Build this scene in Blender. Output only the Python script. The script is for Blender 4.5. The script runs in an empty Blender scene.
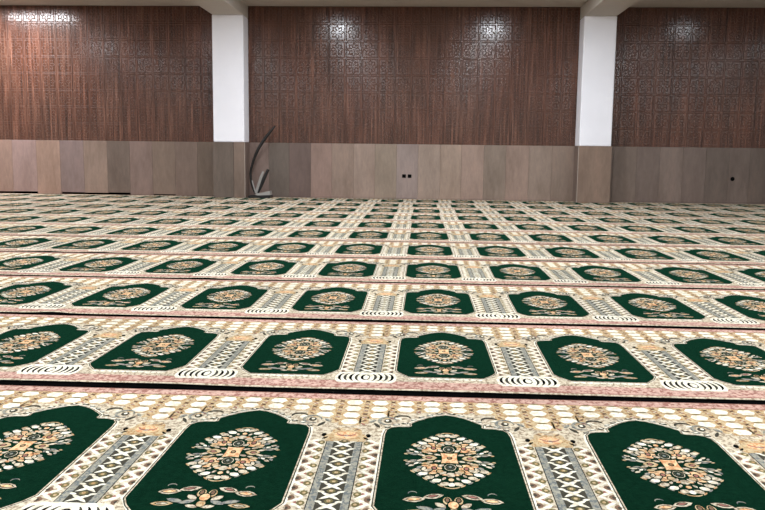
import bpy, bmesh, math, random
from mathutils import Matrix, Vector

random.seed(7)
S = bpy.context.scene
C = S.collection

# ------------------------------------------------------------------ camera
H = 0.92
DZ = .0125                     # pile height of the carpets above the floor slab
F_PX, PITCH, YAW, ROLL = 809.25, 0.12734, 0.04826, 0.01171
fw = Vector((-math.sin(YAW)*math.cos(PITCH), math.cos(YAW)*math.cos(PITCH), -math.sin(PITCH)))
r0 = Vector((math.cos(YAW), math.sin(YAW), 0)); u0 = r0.cross(fw)
rt = math.cos(ROLL)*r0 + math.sin(ROLL)*u0
up = -math.sin(ROLL)*r0 + math.cos(ROLL)*u0
cd = bpy.data.cameras.new('camera'); cam = bpy.data.objects.new('camera', cd); C.objects.link(cam)
M4 = Matrix((rt, up, -fw)).transposed().to_4x4(); M4.translation = (0, 0, H+DZ)
cam.matrix_world = M4
cd.sensor_width = 36; cd.lens = F_PX/765*36; cd.clip_start = .05; cd.clip_end = 100
S.camera = cam

# ------------------------------------------------------------------ world, exposure
w = bpy.data.worlds.new('world'); S.world = w; w.use_nodes = True
w.node_tree.nodes['Background'].inputs[0].default_value = (.8, .85, 1, 1)
w.node_tree.nodes['Background'].inputs[1].default_value = .15
vs = S.view_settings
vs.view_transform = 'Standard'; vs.look = 'None'; vs.gamma = 1; vs.use_curve_mapping = False
vs.exposure = 0.0

LAMP_W = 74          # watts of one ceiling downlight
TUBE_W = 190          # watts of the long lamp near the wall

# ------------------------------------------------------------------ helpers
def lin(c):
    return tuple((x/255/12.92 if x/255 <= .04045 else ((x/255+.055)/1.055)**2.4) for x in c)

def tag(o, label=None, cat=None, group=None, kind=None):
    if label: o['label'] = label
    if cat: o['category'] = cat
    if group: o['group'] = group
    if kind: o['kind'] = kind
    return o

def empty(name, loc=(0, 0, 0), parent=None):
    o = bpy.data.objects.new(name, None); C.objects.link(o)
    o.location = loc; o.parent = parent; o.empty_display_size = .1
    return o

def link(name, me, parent=None, loc=None):
    o = bpy.data.objects.new(name, me); C.objects.link(o); o.parent = parent
    if loc: o.location = loc
    return o

def bm_obj(name, bm, mats, parent=None, loc=None, smooth=False):
    me = bpy.data.meshes.new(name); bm.normal_update(); bm.to_mesh(me); bm.free()
    for m in (mats if isinstance(mats, (list, tuple)) else [mats]): me.materials.append(m)
    if smooth:
        for p in me.polygons: p.use_smooth = True
    return link(name, me, parent, loc)

def box(bm, x0, x1, y0, y1, z0, z1, bevel=0, mi=0):
    vv = [bm.verts.new((x, y, z)) for z in (z0, z1) for y in (y0, y1) for x in (x0, x1)]
    fs = [bm.faces.new([vv[i] for i in q]) for q in
          ((0, 2, 3, 1), (4, 5, 7, 6), (0, 1, 5, 4), (2, 6, 7, 3), (0, 4, 6, 2), (1, 3, 7, 5))]
    for f in fs: f.material_index = mi
    if bevel:
        es = {e for f in fs for e in f.edges}
        bmesh.ops.bevel(bm, geom=list(es), offset=bevel, segments=1, affect='EDGES')
    return fs

def box_obj(name, x0, x1, y0, y1, z0, z1, mat, parent=None, bevel=0):
    bm = bmesh.new(); box(bm, x0, x1, y0, y1, z0, z1, bevel)
    return bm_obj(name, bm, mat, parent)

def tube(bm, pts, rads, n=10, flat=1.0):
    rings = []
    for i, p in enumerate(pts):
        p = Vector(p)
        t = (Vector(pts[min(i+1, len(pts)-1)]) - Vector(pts[max(i-1, 0)])).normalized()
        a = t.cross(Vector((0, 1, 0)))
        if a.length < 1e-4: a = Vector((1, 0, 0))
        a.normalize(); b = t.cross(a)
        rings.append([bm.verts.new(p + rads[i]*(math.cos(k*2*math.pi/n)*a + flat*math.sin(k*2*math.pi/n)*b)) for k in range(n)])
    for A, B in zip(rings, rings[1:]):
        for k in range(n): bm.faces.new((A[k], A[(k+1) % n], B[(k+1) % n], B[k]))
    bm.faces.new(rings[0][::-1]); bm.faces.new(rings[-1])

class N:
    def __init__(s, name):
        s.m = bpy.data.materials.new(name); s.m.use_nodes = True
        s.t = s.m.node_tree; s.b = s.t.nodes['Principled BSDF']
    def n(s, typ, **kw):
        x = s.t.nodes.new(typ)
        for k, v in kw.items():
            if k.startswith('i_'):
                key = k[2:]; key = int(key) if key.isdigit() else key.replace('_', ' ')
                x.inputs[key].default_value = v
            else: setattr(x, k, v)
        return x
    def l(s, a, b): s.t.links.new(a, b)
    def set(s, **kw):
        for k, v in kw.items(): s.b.inputs[k.replace('_', ' ')].default_value = v
        return s
    def coord(s, scale=(1, 1, 1), out='Object'):
        tc = s.n('ShaderNodeTexCoord'); mp = s.n('ShaderNodeMapping'); mp.inputs['Scale'].default_value = scale
        s.l(tc.outputs[out], mp.inputs['Vector']); return mp.outputs[0]
    def world(s, scale=(1, 1, 1)):
        g = s.n('ShaderNodeNewGeometry'); mp = s.n('ShaderNodeMapping'); mp.inputs['Scale'].default_value = scale
        s.l(g.outputs['Position'], mp.inputs['Vector']); return mp.outputs[0]
    def noise(s, vec, scale, detail=3, rough=.55):
        x = s.n('ShaderNodeTexNoise', i_Scale=scale, i_Detail=detail, i_Roughness=rough); s.l(vec, x.inputs['Vector']); return x.outputs[0]
    def ramp(s, fac, stops):
        x = s.n('ShaderNodeValToRGB'); e = x.color_ramp.elements
        while len(e) < len(stops): e.new(.5)
        for q, (p, c) in zip(e, stops): q.position = p; q.color = (*c, 1)
        s.l(fac, x.inputs[0]); return x.outputs[0]
    def mix(s, fac, a, b, mode='MIX'):
        x = s.n('ShaderNodeMix', data_type='RGBA', blend_type=mode)
        for v, i in ((fac, 0), (a, 6), (b, 7)):
            if hasattr(v, 'is_linked'): s.l(v, x.inputs[i])
            else: x.inputs[i].default_value = v if i == 0 else (*v, 1)
        return x.outputs[2]
    def bump(s, h, strength, dist):
        x = s.n('ShaderNodeBump', i_Strength=strength, i_Distance=dist); s.l(h, x.inputs['Height']); s.l(x.outputs[0], s.b.inputs['Normal'])
    def color(s, c): s.l(c, s.b.inputs['Base Color'])

def plain(name, c, rough=.6, metal=0, var=.08, scale=6, bump=0):
    k = N(name); k.set(Roughness=rough, Metallic=metal)
    f = k.noise(k.coord(), scale)
    lc = lin(c); k.color(k.ramp(f, [(.3, tuple(x*(1-var) for x in lc)), (.7, tuple(min(1, x*(1+var)) for x in lc))]))
    if bump: k.bump(k.noise(k.coord(), 60), bump, .002)
    return k.m

def yarn(name, c, var=.18, second=None, sc2=30):
    k = N(name); k.set(Roughness=.95, Specular_IOR_Level=0)
    lc = lin(c)
    v = k.world()
    f = k.noise(v, 55, 2)
    col = k.ramp(f, [(.3, tuple(x*(1-var) for x in lc)), (.7, tuple(min(1, x*(1+var)) for x in lc))])
    if second:
        g = k.noise(k.world((1, .7, 1)), sc2, 2, .7)
        fac = k.ramp(g, [(.48, (0, 0, 0)), (.58, (1, 1, 1))])
        col = k.mix(fac, col, lin(second))
    # tone drift over a wide area, as in a hand-brushed pile
    h = k.noise(v, 1.3, 2)
    col = k.mix(1.0, col, k.ramp(h, [(.3, (.86,)*3), (.7, (1.08,)*3)]), 'MULTIPLY')
    k.color(col)
    k.b.inputs['Sheen Weight'].default_value = .05
    k.b.inputs['Sheen Roughness'].default_value = .45
    k.b.inputs['Sheen Tint'].default_value = (*[min(1, x*1.5+.01) for x in lc], 1)
    k.bump(k.noise(v, 260, 2), .6, .004)
    return k.m

YARN = ['green', 'cream', 'white', 'gold', 'peach', 'pink', 'grey', 'olive', 'black', 'brown', 'rose', 'taupe']
YC = dict(green=(7, 30, 19), cream=(192, 180, 158), white=(226, 220, 202), gold=(180, 160, 126), peach=(212, 178, 138),
          pink=(184, 152, 138), grey=(140, 137, 124), olive=(100, 92, 62), black=(12, 13, 12), brown=(112, 88, 72),
          rose=(142, 98, 88), taupe=(64, 61, 53))
FLECK = dict(pink=((140, 98, 88), 60), cream=((140, 124, 104), 75), gold=((158, 124, 86), 80), grey=((100, 104, 104), 90), white=((196, 186, 166), 60), peach=((186, 132, 92), 90))
YM = [yarn('yarn_'+k, YC[k], .25 if k == 'green' else .18, *FLECK.get(k, (None, 30))) for k in YARN]
g_ = YM[0].node_tree.nodes['Principled BSDF'].inputs
g_['Sheen Weight'].default_value = .16; g_['Sheen Roughness'].default_value = .3; g_['Sheen Tint'].default_value = (.06, .34, .19, 1)
YI = {k: i for i, k in enumerate(YARN)}

# wood: dark brown veneer, vertical grain, satin lacquer
def wood_mat(name='carved_wood_veneer', r0=.10, spec=.5):
    k = N(name); k.set(Roughness=.27, Specular_IOR_Level=spec)
    v = k.world((14, 14, .55))
    f = k.noise(v, 1.6, 5, .65)
    g = k.noise(k.world((55, 55, 1.1)), 1.0, 3, .6)
    q = k.noise(k.world((1.1, 1, .5)), 1.0, 2)
    col = k.ramp(f, [(.28, lin((52, 33, 25))), (.5, lin((83, 54, 42))), (.72, lin((116, 81, 66)))])
    col = k.mix(1, col, k.ramp(g, [(.3, (.52,)*3), (.7, (1.42,)*3)]), 'MULTIPLY')
    col = k.mix(k.ramp(q, [(.42, (0,)*3), (.62, (.75,)*3)]), col, k.mix(1, col, (1.06, .92, .86), 'MULTIPLY'))
    k.color(col)
    s = k.n('ShaderNodeMath', operation='MULTIPLY_ADD'); k.l(f, s.inputs[0]); s.inputs[1].default_value = .2; s.inputs[2].default_value = r0
    k.l(s.outputs[0], k.b.inputs['Roughness'])
    k.bump(g, .22, .004)
    return k.m

def stone_mat():
    k = N('brown_marble_tile'); k.set(Roughness=.42, Specular_IOR_Level=.4)
    oi = k.n('ShaderNodeObjectInfo')
    add = k.n('ShaderNodeVectorMath', operation='MULTIPLY_ADD')
    g = k.n('ShaderNodeNewGeometry'); cb = k.n('ShaderNodeCombineXYZ')
    k.l(oi.outputs['Random'], cb.inputs[0]); k.l(oi.outputs['Random'], cb.inputs[2])
    k.l(cb.outputs[0], add.inputs[0]); add.inputs[1].default_value = (9, 9, 9); k.l(g.outputs['Position'], add.inputs[2])
    mp = k.n('ShaderNodeMapping'); mp.inputs['Scale'].default_value = (5, 5, 1.4); mp.inputs['Rotation'].default_value = (0, .25, 0)
    k.l(add.outputs[0], mp.inputs[0])
    f = k.noise(mp.outputs[0], 1.0, 6, .62)
    g2 = k.noise(mp.outputs[0], 4.5, 4, .7)
    col = k.mix(1, oi.outputs['Color'], k.ramp(f, [(.3, (.78, .76, .74)), (.55, (1, 1, 1)), (.75, (1.16, 1.12, 1.1))]), 'MULTIPLY')
    col = k.mix(1, col, k.ramp(g2, [(.3, (.9,)*3), (.62, (1.04,)*3), (.78, (1.25, 1.22, 1.18))]), 'MULTIPLY')
    k.color(col)
    return k.m

WOOD, STONE = wood_mat(), stone_mat()
CARVED = wood_mat('matt_carved_wood', .45, .3)
PAINT = plain('white_emulsion', (243, 243, 250), .55, var=.02, scale=2)
CEILP = plain('grey_ceiling_paint', (196, 189, 180), .7, var=.03, scale=1.5)
WALLP = plain('off_white_plaster', (214, 208, 200), .8, var=.03, scale=2)
UNDER = plain('dark_underlay', (7, 7, 7), .95, var=.25, scale=9)
UNDER.node_tree.nodes['Principled BSDF'].inputs['Specular IOR Level'].default_value = 0
GROUT = plain('pale_grout', (176, 164, 154), .9)
BLACKP = plain('black_plastic', (4, 4, 4), .8)
BLACKP.node_tree.nodes['Principled BSDF'].inputs['Specular IOR Level'].default_value = .1
BLACKM = plain('black_painted_steel', (9, 9, 9), .45, var=.2)
GREYM = plain('dull_grey_steel', (150, 146, 142), .5, .1)
GREYM.node_tree.nodes['Principled BSDF'].inputs['Roughness'].default_value = .45
WHITEM = plain('white_enamel', (235, 235, 235), .4)

def glow(name, c, s):
    k = N(name); k.set(Emission_Color=(*c, 1), Emission_Strength=s)
    k.b.inputs['Base Color'].default_value = (.9, .9, .9, 1)
    return k.m

# ------------------------------------------------------------------ room shell
YW = 15.93                     # face of the wood on the far wall
XL, XR, YF = -10.9, 9.9, -3.5
ZC, ZB, ZD = 3.67+DZ, 3.437+DZ, 1.064+DZ   # ceiling, beam soffit, top of the stone dado

tag(box_obj('floor', XL-.2, XR+.2, YF-.2, YW+.4, -.2, 0, UNDER), kind='structure')
ceil = tag(box_obj('ceiling', XL-.2, XR+.2, YF-.2, YW+.4, ZC, ZC+.2, CEILP), kind='structure')
wall = tag(box_obj('wall_back', XL-.2, XR+.2, YW+.03, YW+.3, 0, ZC, GROUT), kind='structure')
tag(box_obj('wall_left', XL-.2, XL, YF-.2, YW+.3, 0, ZC, WALLP), kind='structure')
tag(box_obj('wall_right', XR, XR+.2, YF-.2, YW+.3, 0, ZC, WALLP), kind='structure')
tag(box_obj('wall_front', XL-.2, XR+.2, YF-.2, YF, 0, ZC, WALLP), kind='structure')

COLX = [(-4.018, -3.422), (2.923, 3.518)]
CY = 15.49                     # front face of the columns
for a, b in COLX:
    box_obj('beam', a, b, YF, YW+.03, ZB, ZC, CEILP, ceil, .012)

# wood panels with carved strapwork squares
PWID, PH = .64, ZC-ZD
def carving_mesh():
    bm = bmesh.new()
    q = .32; nx = int(PWID/q+.01); nz = 8; qh = (PH-.02)/nz
    def strip(x0, z0, x1, z1, wd=.020, d=.0024):
        dx, dz = x1-x0, z1-z0; L = math.hypot(dx, dz); px, pz = -dz/L*wd/2, dx/L*wd/2
        ex, ez = dx/L*wd/2, dz/L*wd/2
        b = [bm.verts.new((x, 0, z)) for x, z in ((x0+px, z0+pz), (x1+px, z1+pz), (x1-px, z1-pz), (x0-px, z0-pz))]
        r = [bm.verts.new((x0+ex, -d, z0+ez)), bm.verts.new((x1-ex, -d, z1-ez))]
        bm.faces.new((b[0], b[1], r[1], r[0])); bm.faces.new((b[2], b[3], r[0], r[1]))
        bm.faces.new((b[3], b[0], r[0])); bm.faces.new((b[1], b[2], r[1]))
    for i in range(nx):
        for j in range(nz):
            cx, cz = (i+.5)*q, .01+(j+.5)*qh
            hx, hz = q*.45, qh*.45
            for s in ((-1, -1, 1, -1), (-1, 1, 1, 1), (-1, -1, -1, 1), (1, -1, 1, 1)):
                strip(cx+s[0]*hx, cz+s[1]*hz, cx+s[2]*hx, cz+s[3]*hz)
            # eight-pointed star and its strapwork
            P = []
            for k in range(16):
                r = .40 if k % 2 == 0 else .26
                a = k*math.pi/8
                P.append((cx+q*r*math.cos(a), cz+qh*r*math.sin(a)))
            for k in range(16): strip(*P[k], *P[(k+1) % 16], wd=.018)
            for k in range(8):
                a = k*math.pi/4+math.pi/8
                strip(*P[2*k+1], cx+q*.09*math.cos(a), cz+qh*.09*math.sin(a), wd=.016)
    bmesh.ops.recalc_face_normals(bm, faces=bm.faces)
    me = bpy.data.meshes.new('carving'); bm.to_mesh(me); bm.free(); me.materials.append(CARVED); return me
CARV = carving_mesh()
pm = bmesh.new(); box(pm, .0003, PWID-.0003, 0, .03, ZD, ZC-.004, .0008)
PANEL = bpy.data.meshes.new('wood_panel'); pm.to_mesh(PANEL); pm.free(); PANEL.materials.append(WOOD)
def panel_run(x0, x1, from_right=False):
    n = math.ceil((x1-x0)/PWID - .02)
    for i in range(n):
        x = x1-(i+1)*PWID if from_right else x0+i*PWID
        wd = PWID
        o = link('wood_panel', PANEL, wall, (x, YW, 0))
        link('carving', CARV, o, (0, 0, ZD+.005))
panel_run(COLX[0][0]-11*PWID+.3, COLX[0][0]+.3)
wdm = (COLX[1][0]-COLX[0][1])/10
panel_run(COLX[0][1]-.03, COLX[1][0]-.03+.1)
panel_run(COLX[1][1]-.1, XR-.1)

# stone dado, tile by tile: joint positions and colour of each tile
def tiles(xs, cols, parent, y0, y1, z0=0.0, z1=ZD, raised=()):
    for i, (a, b) in enumerate(zip(xs, xs[1:])):
        zz = raised[i] if i < len(raised) else z0
        o = box_obj('stone_tile', a+.001, b-.001, y0, y1, zz, z1, STONE, parent, .0015)
        c = lin(cols[i % len(cols)]); o.color = (c[0], c[1], c[2], 1)
TY = YW-.022
box_obj('gap_shade_strip', -9.2, -4.0, YW+.018, YW+.0301, 0, .12, UNDER, wall)  # dark strip added as painted shade in the gaps under raised tiles
Lx = [-10.8, -10.34, -9.88, -9.42, -8.95, -8.60, -8.20, -7.707, -7.226, -6.747, -6.269, -5.817, -5.358, -4.902, -4.45, -4.0]
Lc = [(146, 124, 112), (140, 118, 108), (144, 120, 110), (150, 126, 114), (150, 124, 112), (148, 122, 110), (150, 126, 120), (150, 124, 110), (126, 108, 104), (136, 116, 104), (108, 93, 84),
      (126, 106, 98), (122, 104, 92), (116, 98, 88), (112, 96, 84)]
tiles(Lx, Lc, wall, TY, YW+.03, .016, ZD, raised=[.016]*5+[.05, .055, .016, .052, .046, .055, .016, .034, .016, .016])
Mx = [-3.42, -3.032, -2.629, -2.199, -1.783, -1.353, -.936, -.514, -.094, .336, .745, 1.181, 1.607, 2.05, 2.49, 2.925]
Mc = [(128, 108, 100), (102, 90, 82), (104, 86, 80), (140, 116, 106), (138, 118, 106), (148, 128, 116), (140, 124, 110), (142, 126, 120), (146, 128, 116), (150, 130, 116), (148, 126, 114),
      (132, 116, 104), (146, 124, 112), (140, 122, 110), (134, 116, 104)]
tiles(Mx, Mc, wall, TY, YW+.03, .016)
Rx = [3.516, 3.66, 4.111, 4.548, 4.984, 5.419, 5.853, 6.247, 6.69, 7.13, 7.57, 8.01, 8.45, 8.89, 9.33, 9.85]
Rc = [(116, 100, 90), (120, 104, 94), (116, 100, 92), (126, 109, 100), (115, 99, 91), (106, 92, 84), (113, 98, 90), (102, 88, 80), (110, 94, 85)]
tiles(Rx, Rc, wall, TY, YW+.03, .016)

# ------------------------------------------------------------------ columns
CL = ['white square column with a narrow brown stone base, beside the curved black rod',
      'white square column with a brown stone base, farther from the curved black rod']
ZK = .0155                     # the columns stand on the edge of the last carpet
for i, (a, b) in enumerate(COLX):
    c = empty('column', ((a+b)/2, (CY+YW)/2, ZK)); tag(c, CL[i], 'column', 'white columns against the wood wall')
    m = (a+b)/2
    def local(o): o.location = (-(a+b)/2, -(CY+YW)/2, -ZK); return o
    local(box_obj('shaft', a, b, CY, YW-.001, ZD-.002, ZB, PAINT, c, .012))
    local(box_obj('core', a+.02, b-.02, CY+.004, YW-.023, ZK, ZD-.01, GROUT, c))
    dk = (106, 92, 84) if i == 0 else (138, 114, 100)
    cuts = [a-.012, a+.39, b+.012] if i == 0 else [a-.012, b+.012]
    cols = [(104, 91, 82), (118, 101, 90)] if i == 0 else [(130, 109, 95)]
    for k in range(len(cuts)-1):
        o = local(box_obj('stone_tile', cuts[k]+.002, cuts[k+1]-.002, CY-.02, CY, ZK, ZD, STONE, c, .003)); q = lin(cols[k]); o.color = (*q, 1)
    for sx0, sx1 in ((a-.012, a+.008), (b-.008, b+.012)):
        o = local(box_obj('stone_tile', sx0, sx1, CY+.001, YW-.023, ZK, ZD, STONE, c, .003)); q = lin((120, 103, 95)); o.color = (*q, 1)
    for ex in (a-.010, b+.010):
        e = (ex-.004, ex+.004)
        if (i == 0 and ex > m) or (i == 1 and ex < m):
            local(box_obj('corner_bead', *e, CY-.024, CY-.016, ZK, ZD, GROUT, c))

# ------------------------------------------------------------------ prayer carpets
UW, UL = .66, 1.27             # width of one prayer place, depth of a runner
TOP = .0110                    # height of the pile ground

def prism(bm, pts, z0, z1, col):
    a = 0
    for (x0, y0), (x1, y1) in zip(pts, pts[1:]+pts[:1]): a += x0*y1-x1*y0
    if a < 0: pts = pts[::-1]
    t = [bm.verts.new((x, y, z1)) for x, y in pts]; b = [bm.verts.new((x, y, z0)) for x, y in pts]
    f = bm.faces.new(t); f.material_index = YI[col]
    for i in range(len(t)):
        j = (i+1) % len(t)
        g = bm.faces.new((b[i], b[j], t[j], t[i])); g.material_index = YI[col]

class Weave:
    """motifs of one carpet part; each layer stands a fraction of a millimetre proud"""
    def __init__(s, z): s.bm = bmesh.new(); s.z = z; s.l = 0; s.out = None
    def poly(s, pts, col, lay=0): prism(s.bm, pts, TOP-.001, s.z+.0003*lay, col)
    def blob(s, x, y, rx, ry, col, lay=0, n=9, rot=0, o=True):
        if s.out and o and lay >= 1: s.blob(x, y, rx+.0035, ry+.0055, s.out, lay-.5, n, rot, False)
        s.poly([(x+rx*math.cos(k*2*math.pi/n)*math.cos(rot)-ry*math.sin(k*2*math.pi/n)*math.sin(rot),
                 y+rx*math.cos(k*2*math.pi/n)*math.sin(rot)+ry*math.sin(k*2*math.pi/n)*math.cos(rot)) for k in range(n)], col, lay)
    def leaf(s, x, y, ang, ln, wd, col, lay=0, o=True):
        if s.out and o and lay >= 1: s.leaf(x, y, ang, ln+.008, wd+.008, s.out, lay-.5, False)
        prof = [(-.5, 0), (-.3, .34), (0, .5), (.28, .36), (.5, 0), (.28, -.36), (0, -.5), (-.3, -.34)]
        ca, sa = math.cos(ang), math.sin(ang)
        s.poly([(x+ln*p*ca-wd*q*sa, y+ln*p*sa+wd*q*ca) for p, q in prof], col, lay)
    def rect(s, x0, x1, y0, y1, col, lay=0): s.poly([(x0, y0), (x1, y0), (x1, y1), (x0, y1)], col, lay)
    def arc(s, x, y, rx, ry, a0, a1, wd, col, lay=0, n=9):
        o = []; i = []
        for k in range(n+1):
            a = a0+(a1-a0)*k/n; t = wd*(.25+.75*math.sin(math.pi*k/n))
            o.append((x+(rx+t/2)*math.cos(a), y+(ry+t/2)*math.sin(a))); i.append((x+(rx-t/2)*math.cos(a), y+(ry-t/2)*math.sin(a)))
        s.poly(o+i[::-1], col, lay)
    def sym4(s, fn):
        for sx in (1, -1):
            for sy in (1, -1): fn(sx, sy)
    def mesh(s, name):
        me = bpy.data.meshes.new(name); s.bm.to_mesh(me); s.bm.free()
        for m in YM: me.materials.append(m)
        return me

ARCH = [(0, 1.025), (.030, 1.014), (.064, .990), (.095, .958), (.119, .930), (.117, .903), (.130, .893), (.162, .892),
        (.186, .882), (.199, .860), (.204, .815), (.208, .275), (.190, .235), (.152, .182)]
NICHE = ARCH + [(-x, y) for x, y in ARCH[::-1] if x > 0]
def grow(d):
    P = NICHE; out = []
    n = len(P)
    for i in range(n):
        a, b, c = Vector(P[i-1]), Vector(P[i]), Vector(P[(i+1) % n])
        n1 = Vector((-(b-a).y, (b-a).x)).normalized(); n2 = Vector((-(c-b).y, (c-b).x)).normalized()
        m = (n1+n2); m = m.normalized()*min(1.6, 2/max(.4, m.length)) if m.length > 1e-4 else n1
        out.append((b.x+m.x*d, b.y+m.y*d))
    return out

# green field
wv = Weave(.0135); wv.poly(NICHE, 'green'); ME_NICHE = wv.mesh('prayer_niche')
# pale scalloped border round the arch
wv = Weave(.0122)
wv.poly(grow(.034), 'cream'); wv.poly(grow(.013), 'white', 1); wv.poly(grow(.0075), 'taupe', 2); wv.poly(grow(.004), 'cream', 3)
for sx in (1, -1):
    for k, (x, y, a) in enumerate([(.022, 1.042, -.2), (.055, 1.022, -.5), (.085, .998, -.75), (.112, .968, -.8), (.140, .930, -.4), (.170, .915, -.5), (.198, .890, -.9)]):
        wv.leaf(sx*x, y, sx*a, .030, .016, 'grey' if k % 2 else 'taupe', 4)
        wv.leaf(sx*x, y+.002, sx*(a+.9), .016, .007, 'white', 5)
    wv.arc(sx*.200, .952, .030, .038, 0, 5.2, .010, 'grey', 4, 12); wv.blob(sx*.200, .952, .013, .017, 'taupe', 4); wv.blob(sx*.202, .952, .006, .009, 'white', 5)
    wv.arc(sx*.150, .985, .028, .026, .3, 3.4, .009, 'taupe', 4); wv.leaf(sx*.165, .975, sx*.6, .03, .012, 'white', 5)
    wv.leaf(sx*.235, .905, sx*1.1, .05, .012, 'taupe', 4); wv.leaf(sx*.252, .945, sx*2.2, .035, .012, 'grey', 4)
for sx in (1, -1):
    wv.poly([(sx*.140, .128), (sx*.205, .118), (sx*.222, .150), (sx*.222, .255), (sx*.214, .262), (sx*.194, .222), (sx*.156, .170)], 'cream', 3)
for k in range(-5, 6): wv.blob(k*.027, .158, .012, .011, 'white', 3, 7)
ME_BORDER = wv.mesh('niche_border')

# medallion
wv = Weave(.0139); wv.out = 'green'; mc = .620
R2 = random.Random(3)
def q4(sx, sy):
    wv.blob(sx*.047, mc+sy*.080, .023, .033, 'peach', 1); wv.blob(sx*.047, mc+sy*.080, .006, .009, 'rose', 3); wv.leaf(sx*.026, mc+sy*.060, sx*sy*.9, .026, .014, 'cream', 3); wv.leaf(sx*.052, mc+sy*.118, sx*sy*.2, .026, .014, 'peach', 2); wv.leaf(sx*.078, mc+sy*.086, sx*sy*1.3, .03, .012, 'cream', 2)
    wv.leaf(sx*.022, mc+sy*.115, sx*sy*.9, .030, .016, 'cream', 2); wv.leaf(sx*.066, mc+sy*.098, sx*sy*.5, .030, .018, 'cream', 2)
    wv.leaf(sx*.070, mc+sy*.060, sx*sy*.2, .030, .020, 'peach', 1); wv.leaf(sx*.060, mc+sy*.036, sx*sy*.5, .024, .012, 'cream', 2)
    wv.leaf(sx*.090, mc+sy*.076, sx*sy*.9, .026, .016, 'grey', 1); wv.leaf(sx*.094, mc+sy*.040, -sx*sy*.3, .034, .018, 'grey', 1)
    wv.leaf(sx*.100, mc+sy*.046, sx*sy*.8, .020, .010, 'white', 2); wv.leaf(sx*.118, mc+sy*.034, sx*sy*.1, .030, .014, 'cream', 1)
    wv.leaf(sx*.126, mc+sy*.052, sx*sy*1.2, .020, .010, 'grey', 1); wv.leaf(sx*.114, mc+sy*.062, sx*sy*.7, .024, .012, 'cream', 1)
    wv.leaf(sx*.132, mc+sy*.026, sx*sy*.4, .014, .008, 'gold', 2)
    for k, (x, y, c) in enumerate([(.020, .192, 'cream'), (.042, .170, 'white'), (.062, .148, 'cream'), (.080, .122, 'white'), (.098, .098, 'cream')]):
        wv.leaf(sx*x, mc+sy*y, sx*sy*(.75-.12*k), .033, .025, c, 1)
        wv.leaf(sx*(x+.012), mc+sy*(y+.012), -sx*sy*.9, .024, .007, 'grey' if k % 2 else 'gold', 1)
    wv.leaf(sx*.084, mc+sy*.020, sx*sy*.5, .032, .014, 'cream', 2); wv.leaf(sx*.036, mc+sy*.026, sx*sy*.4, .024, .014, 'cream', 2); wv.leaf(sx*.072, mc+sy*.046, sx*sy*.3, .028, .016, 'gold', 2)
    wv.leaf(sx*.108, mc+sy*.024, sx*sy*.2, .026, .010, 'grey', 2); wv.blob(sx*.030, mc+sy*.104, .010, .013, 'gold', 2); wv.leaf(sx*.016, mc+sy*.128, sx*sy*.4, .02, .012, 'peach', 2)
    for x, y in ((.020, .155), (.040, .134), (.058, .120)):
        wv.leaf(sx*x, mc+sy*y, sx*sy*1.2, .022, .010, 'cream', 1)
wv.sym4(q4)
star = []
for k in range(16):
    r = 1 if k % 4 == 2 else (.62 if k % 2 == 0 else .68); a = k*math.pi/8
    star.append((.036*r*math.cos(a), mc+.058*r*math.sin(a)))
wv.poly(star, 'peach', 3)
for sy in (1, -1):
    wv.blob(0, mc+sy*.072, .018, .026, 'cream', 2); wv.blob(0, mc+sy*.072, .012, .018, 'taupe', 3); wv.blob(0, mc+sy*.070, .005, .008, 'grey', 4)
    wv.blob(0, mc+sy*.128, .014, .016, 'cream', 2); wv.blob(0, mc+sy*.196, .010, .013, 'white', 1); wv.blob(0, mc+sy*.162, .008, .010, 'peach', 1)
    wv.arc(0, mc+sy*.190, .030, .030, sy*.45, sy*2.69, .006, 'gold', 0)
for sx in (1, -1):
    wv.leaf(sx*.060, mc, 0, .046, .044, 'gold', 2); wv.leaf(sx*.062, mc, 0, .016, .014, 'rose', 3)
    wv.blob(0, mc, .005, .007, 'gold', 4)
ME_MED = wv.mesh('medallion')

# flower spray below the medallion
wv = Weave(.0139); wv.out = 'green'
for sx in (1, -1):
    wv.blob(sx*.015, .318, .012, .024, 'gold', 1); wv.blob(sx*.015, .322, .005, .012, 'brown', 2)
    wv.leaf(sx*.052, .344, -sx*.35, .060, 0.0297, 'cream', 1); wv.leaf(sx*.054, .345, -sx*.35, .030, 0.0108, 'rose', 2)
    wv.leaf(sx*.104, .322, -sx*.15, .062, 0.0351, 'cream', 1); wv.leaf(sx*.104, .322, -sx*.15, .038, 0.0162, 'peach', 2)
    wv.leaf(sx*.034, .290, sx*.8, .040, 0.0216, 'cream', 1); wv.leaf(sx*.040, .262, -sx*.5, .046, 0.0216, 'grey', 1)
    wv.leaf(sx*.074, .268, sx*.35, .052, 0.0216, 'grey', 1); wv.leaf(sx*.102, .246, -sx*.1, .060, 0.0270, 'gold', 1); wv.leaf(sx*.102, .246, -sx*.1, .03, 0.0108, 'cream', 2)
    wv.arc(sx*.108, .360, .012, .012, .3, 3.4, .004, 'grey', 1); wv.leaf(sx*.022, .236, sx*.3, .036, 0.0189, 'cream', 1)
wv.blob(0, .292, .014, .022, 'peach', 2); wv.blob(0, .252, .012, .018, 'gold', 1)
ME_SPRAY = wv.mesh('flower_spray')

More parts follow.
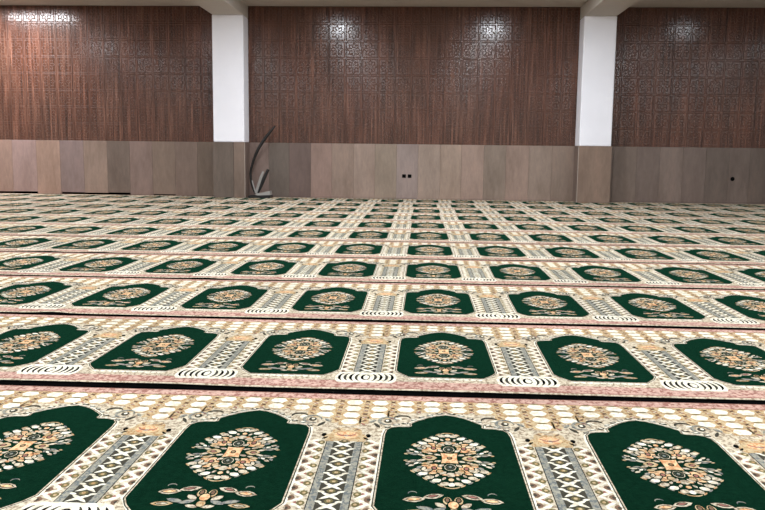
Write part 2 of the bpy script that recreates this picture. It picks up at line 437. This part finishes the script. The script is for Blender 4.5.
# pillar between two niches (its own axis at u = 0)
V0, V1 = .232, .745
wv = Weave(.0120)
wv.rect(-.118, .118, V0-.02, V1+.03, 'cream')
wv.rect(-.058, .058, V0, V1, 'black', 1); wv.rect(-.0555, .0555, V0, V1, 'grey', 2); wv.rect(-.034, .034, V0, V1, 'taupe', 3)
n = 8; dv = (V1-V0)/n
for k in range(n):
    y = V0+(k+.5)*dv
    for s in (1, -1):
        wv.leaf(0, y, s*.70, .074, .015, 'white', 4+(s > 0))
        wv.leaf(s*.027, y+dv*.42, s*.3, .022, .012, 'white', 4)
    wv.blob(0, y+dv/2, .013, .014, 'olive', 4, 6); wv.blob(0, y+dv/2, .006, .007, 'gold', 5, 6)
    for s in (1, -1):
        for j in range(2):                                   # leaf strip beside the pillar
            yy = y+(j-.5)*dv/2
            if not j: wv.blob(s*.105, yy, .013, .017, 'brown', 1, 8); wv.blob(s*.106, yy, .006, .008, 'taupe', 2, 6)
            else: wv.blob(s*.073, yy, .012, .016, 'olive', 1, 8); wv.blob(s*.072, yy, .005, .007, 'gold', 2, 6)
        wv.leaf(s*.088, y+dv*.06, s*.75, .064, .013, 'white', 3); wv.leaf(s*.088, y+dv*.52, -s*.75, .064, .013, 'white', 4)
        wv.leaf(s*.088, y+dv*.28, s*1.5, .022, .009, 'rose', 2)
ME_PILLAR = wv.mesh('pillar')
wv = Weave(.0132)
cap = [(-.062, .742), (.062, .742), (.070, .775), (.066, .800), (.052, .812), (.046, .850), (.030, .868), (-.030, .868), (-.046, .850), (-.052, .812), (-.066, .800), (-.070, .775)]
wv.poly(cap, 'gold'); wv.blob(0, .800, .040, .034, 'peach', .5); wv.leaf(0, .856, 0, .044, .014, 'cream', 1); wv.blob(0, .792, .008, .012, 'cream', 1); wv.arc(0, .822, .032, .030, math.pi+.2, 2*math.pi-.2, .010, 'rose', 1)
for s in (1, -1):
    wv.blob(s*.072, .800, .008, .013, 'black', 1); wv.leaf(s*.066, .770, s*2.2, .030, .010, 'black', 1); wv.leaf(s*.030, .852, s*.9, .026, .010, 'brown', 1)
    wv.leaf(s*.034, .764, 0, .040, .010, 'gold', 1)
ME_CAP = wv.mesh('capital')
wv = Weave(.0132)
wv.poly([(-.108, .088), (.108, .088), (.124, .120), (.126, .180), (.114, .222), (.096, .236), (-.096, .236), (-.114, .222), (-.126, .180), (-.124, .120)], 'white')
wv.arc(0, .160, .016, .036, 0, 2*math.pi-.01, .011, 'black', 1, 14)
for s in (1, -1):
    for k in range(4):
        x = .030+.023*k
        a0 = -1.15
        if s > 0: wv.arc(x-.016, .160, .026, .058, a0, -a0, .012, 'black' if k in (1, 3) else 'taupe', 1)
        else: wv.arc(-x+.016, .160, .026, .058, math.pi+a0, math.pi-a0, .012, 'black' if k in (1, 3) else 'taupe', 1)
ME_BASE = wv.mesh('pillar_base')

# lattice frieze above arches (axis on the pillar): seven columns of cream cells between gold stems
wv = Weave(.0116)
cw = UW/7
for k in range(-3, 4):
    x = k*cw
    deep = abs(k) <= 1
    rows = [1.150, 1.082] + ([1.012] if abs(k) <= 2 else []) + ([.945] if k == 0 else []) + ([.895] if k == 0 else [])
    if k in (0,): rows = [1.150, 1.078, 1.006, .936]
    elif abs(k) == 1: rows = [1.150, 1.078, 1.006]
    elif abs(k) == 2: rows = [1.150, 1.078]
    else: rows = [1.150, 1.086]
    lo = rows[-1]-.036
    wv.rect(x-cw/2-.016, x-cw/2+.016, lo+.02, 1.186, 'gold', 1)
    if k == 3 or k in (0, 1): wv.rect(x+cw/2-.016, x+cw/2+.016, lo+.02, 1.186, 'gold', 0)
    for r in rows:
        wv.rect(x-cw*.40, x+cw*.40, r-.034, r+.034, 'gold', 0)
        hexa = [(x-.031, r), (x-.018, r+.026), (x+.018, r+.026), (x+.031, r), (x+.018, r-.026), (x-.018, r-.026)]
        wv.poly(hexa, 'white', 2)
        wv.leaf(x, r+.036, 0, .030, .010, 'olive', 2)
        for s in (1, -1):
            wv.leaf(x+s*cw/2, r+.012, s*.9, .030, .009, 'brown', 3); wv.leaf(x+s*cw/2, r-.022, -s*.9, .026, .008, 'rose' if s > 0 else 'cream', 4)
ME_FRIEZE = wv.mesh('lattice_frieze')

ROWY = [1.737, 3.060, 4.382, 5.702, 7.022, 8.335, 9.602, 10.869, 12.130, 13.397, 14.655]
ROWX = [.096, .112, .110, .094, .078, .081, .074, .054, .068, .044, .095]
ORD = ['eleventh', 'tenth', 'ninth', 'eighth', 'seventh', 'sixth', 'fifth', 'fourth', 'third', 'second', 'first']
LAB = {10: 'green niche-patterned prayer carpet strip lying right against the stone-clad wall',
       0: 'green niche-patterned prayer carpet strip, eleventh counted from the stone-clad wall, widest pattern in view'}
HUMPS = {2: [(-2.08, .032, .13)], 3: [(-1.56, .032, .16)], 4: [(-3.35, .05, .2), (-2.9, .045, .2), (1.2, .015, .3)], 1: [(-1.0, .01, .3)], 5: [(-4.0, .03, .2)]}
for r, (y0, xo) in enumerate(zip(ROWY, ROWX)):
    sy = 1.0 if r < 5 else .985
    yc = y0+1.3
    a, b = -(.53*yc+1.7), (.45*yc+1.7)
    n0, n1 = math.ceil((a-xo)/UW), math.floor((b-xo)/UW)
    n0 = max(n0, math.ceil((XL+.5-xo)/UW)); n1 = min(n1, math.floor((XR-.5-xo)/UW))
    root = empty('prayer_carpet', (xo, y0, 0)); root.scale = (1, sy, 1)
    lab = LAB.get(r, 'green niche-patterned prayer carpet strip, %s strip counted from the stone-clad wall' % ORD[r])
    tag(root, lab, 'carpet', 'rows of prayer carpet strips')
    X0, X1 = (n0-.5)*UW, (n1+.5)*UW
    # ground of the runner: side binding blackened as gap shadow, pink bands, cream field
    rr = random.Random(100+r)
    ph = [rr.uniform(0, 6.28) for _ in range(4)]
    nx = int((X1-X0)/.05)
    def wob(x, s):
        v = .004*math.sin(x*1.3+ph[s]) + .003*math.sin(x*3.7+ph[s+1])
        return v
    def edge_in(x):
        v = .006+wob(x, 0)
        for hx, amp, wd in HUMPS.get(r, []): v += amp*math.exp(-((x+xo-hx)/wd)**2*2)
        return max(0, v)
    bm = bmesh.new(); grid = []
    for i in range(nx+1):
        x = X0+(X1-X0)*i/nx
        e0 = edge_in(x); e1 = UL-.006+wob(x, 2)
        vs_ = [e0, e0+.012, e0+.020, .118, .126, 1.187, 1.194, e1-.016, e1-.010, e1]
        grid.append([bm.verts.new((x, e0, 0))]+[bm.verts.new((x, v, TOP-(.003 if q in (0, 9) else 0))) for q, v in enumerate(vs_)]+[bm.verts.new((x, e1, 0))])
    cols = ['black', 'cream', 'rose', 'pink', 'cream', 'cream', 'rose', 'pink', 'rose', 'cream', 'black']  # black on both sides paints in the shadow between runners
    for A, B in zip(grid, grid[1:]):
        for q in range(11):
            f = bm.faces.new((A[q], B[q], B[q+1], A[q+1])); f.material_index = YI[cols[q]]
    bm.faces.new(grid[0][::-1]).material_index = YI['brown']; bm.faces.new(grid[-1]).material_index = YI['brown']
    bmesh.ops.recalc_face_normals(bm, faces=bm.faces)
    bm_obj('border_ground', bm, YM, root)
    for k in range(n0, n1+1):
        nc = link('prayer_niche', ME_NICHE, root, (k*UW, 0, 0))
        link('medallion', ME_MED, nc); link('flower_spray', ME_SPRAY, nc)
        link('niche_border', ME_BORDER, root, (k*UW, 0, 0))
        if k < n1:
            pl = link('pillar', ME_PILLAR, root, ((k+.5)*UW, 0, 0))
            link('capital', ME_CAP, pl); link('pillar_base', ME_BASE, pl)
            link('lattice_frieze', ME_FRIEZE, root, ((k+.5)*UW, 0, 0))

# ------------------------------------------------------------------ curved rod stand in the corner by the column
OY = 15.62
st = empty('rod_stand', (-3.17, OY, .0145))
tag(st, 'curved black rod on a flat base with two short prongs, standing in corner by column', 'stand')
def L(x, z, dy=0): return (x+3.17, dy, z+DZ-.0145)
bm = bmesh.new()
pts = [L(-3.245, .075), L(-3.29, .17), L(-3.325, .30), L(-3.335, .44), L(-3.322, .56), L(-3.285, .69), L(-3.235, .82), L(-3.17, .957), L(-3.09, 1.08), L(-3.005, 1.195), L(-2.92, 1.30), L(-2.85, 1.385)]
tube(bm, pts, [.016, .018, .020, .022, .022, .024, .027, .030, .030, .028, .022, .013], 10)
bm_obj('curved_rod', bm, BLACKM, st, smooth=True)
bm = bmesh.new(); tube(bm, [L(-3.225, .09, -.05), L(-3.17, .25, -.05), L(-3.12, .40, -.05), L(-3.075, .51, -.05)], [.026, .026, .025, .020], 4, .4); bm_obj('prong', bm, GREYM, st)['label'] = 'light grey flat prong'
bm = bmesh.new(); tube(bm, [L(-3.20, .09, -.02), L(-3.13, .23, -.02), L(-3.06, .39, -.02), L(-2.985, .55, -.02)], [.030, .034, .034, .026], 8, .6); bm_obj('prong', bm, BLACKM, st)['label'] = 'thick black prong'
bm = bmesh.new(); tube(bm, [L(-3.30, .33, -.02), L(-3.27, .22, -.03), L(-3.23, .10, -.04)], [.012, .014, .014], 6); bm_obj('brace', bm, GREYM, st)
bm = bmesh.new(); box(bm, -.185, .245, -.16, .16, 0, .045, .008); bm_obj('base_plate', bm, BLACKM, st)
bm = bmesh.new()
P = [(-.06, .075), (.23, .135), (.25, .06), (.0, .046)]
fr = [bm.verts.new((x, -.15, z)) for x, z in P]; bk = [bm.verts.new((x, .06, z)) for x, z in P]
bm.faces.new(fr); bm.faces.new(bk[::-1])
for i in range(4): bm.faces.new((fr[i], bk[i], bk[(i+1) % 4], fr[(i+1) % 4]))
bmesh.ops.recalc_face_normals(bm, faces=bm.faces)
bm_obj('wedge_cover', bm, GREYM, st)['label'] = 'pale grey wedge on the base'

# ------------------------------------------------------------------ wall sockets
so = empty('wall_socket', (-.31, TY, .446+DZ)); tag(so, 'pair of small square black sockets set in the stone dado', 'socket')
for dx in (-.055, .055):
    bm = bmesh.new(); box(bm, dx-.036, dx+.036, -.008, 0, -.034, .034, .004)
    m_ = bm_obj('socket_module', bm, BLACKP, so)
    bm = bmesh.new(); tube(bm, [(dx, -.0095, 0), (dx, -.0078, 0)], [.022, .022], 14); bm_obj('socket_well', bm, BLACKP, m_)
so = empty('cable_outlet', (5.94, TY, .472+DZ)); tag(so, 'small round black cable outlet in the stone dado', 'outlet')
bm = bmesh.new(); tube(bm, [(0, -.006, 0), (0, 0, 0)], [.036, .040], 18); m_ = bm_obj('outlet_ring', bm, BLACKP, so)
bm = bmesh.new(); tube(bm, [(0, -.0075, 0), (0, -.0055, 0)], [.022, .022], 14); bm_obj('outlet_hole', bm, BLACKP, m_)

# ------------------------------------------------------------------ ceiling lamps
GLOW = glow('lamp_diffuser', (.93, .95, 1), 6)
def downlight(x, y, k=1.0):
    t = empty('ceiling_downlight', (x, y, ZC)); tag(t, 'round recessed white ceiling downlight in the hall ceiling', 'lamp', 'round ceiling downlights')
    bm = bmesh.new(); tube(bm, [(0, 0, -.020), (0, 0, -.0005)], [.19, .20], 24); bm_obj('trim_ring', bm, WHITEM, t)
    bm = bmesh.new(); tube(bm, [(0, 0, -.022), (0, 0, -.0195)], [.165, .165], 24); bm_obj('diffuser', bm, GLOW, t)
    ld = bpy.data.lights.new('downlight', 'AREA'); ld.shape = 'DISK'; ld.size = .32; ld.energy = LAMP_W*k; ld.color = (.90, .95, 1)
    lo = bpy.data.objects.new('lamp_light', ld); C.objects.link(lo); lo.parent = t; lo.location = (0, 0, -.026)
for x in (-8.7, -5.3, -1.9, 1.48, 5.65, 8.7):
    for y in (13.35, 10.1, 6.9, 3.7, .5, -2.2):
        if y > 13 and x < -3: continue
        k = (.32 if x > 5 else 1.0) if y > 9 else 1.0          # the lamps by the far right bay are weaker
        if y > 13 and abs(x) < 3: k = 1.15
        downlight(x, y, k)
t = empty('ceiling_lamp', (-8.05, 14.8, ZC)); tag(t, 'wide white ceiling panel lamp close to the wood wall', 'lamp')
bm = bmesh.new(); box(bm, -.7, .7, -.30, .30, -.04, -.0005, .01); bm_obj('housing', bm, WHITEM, t)
bm = bmesh.new(); box(bm, -.66, .66, -.27, .27, -.043, -.038); bm_obj('diffuser', bm, GLOW, t)
ld = bpy.data.lights.new('tube', 'AREA'); ld.shape = 'RECTANGLE'; ld.size = 1.3; ld.size_y = .52; ld.energy = TUBE_W; ld.color = (.97, .97, 1)
lo = bpy.data.objects.new('lamp_light', ld); C.objects.link(lo); lo.parent = t; lo.location = (0, 0, -.048)
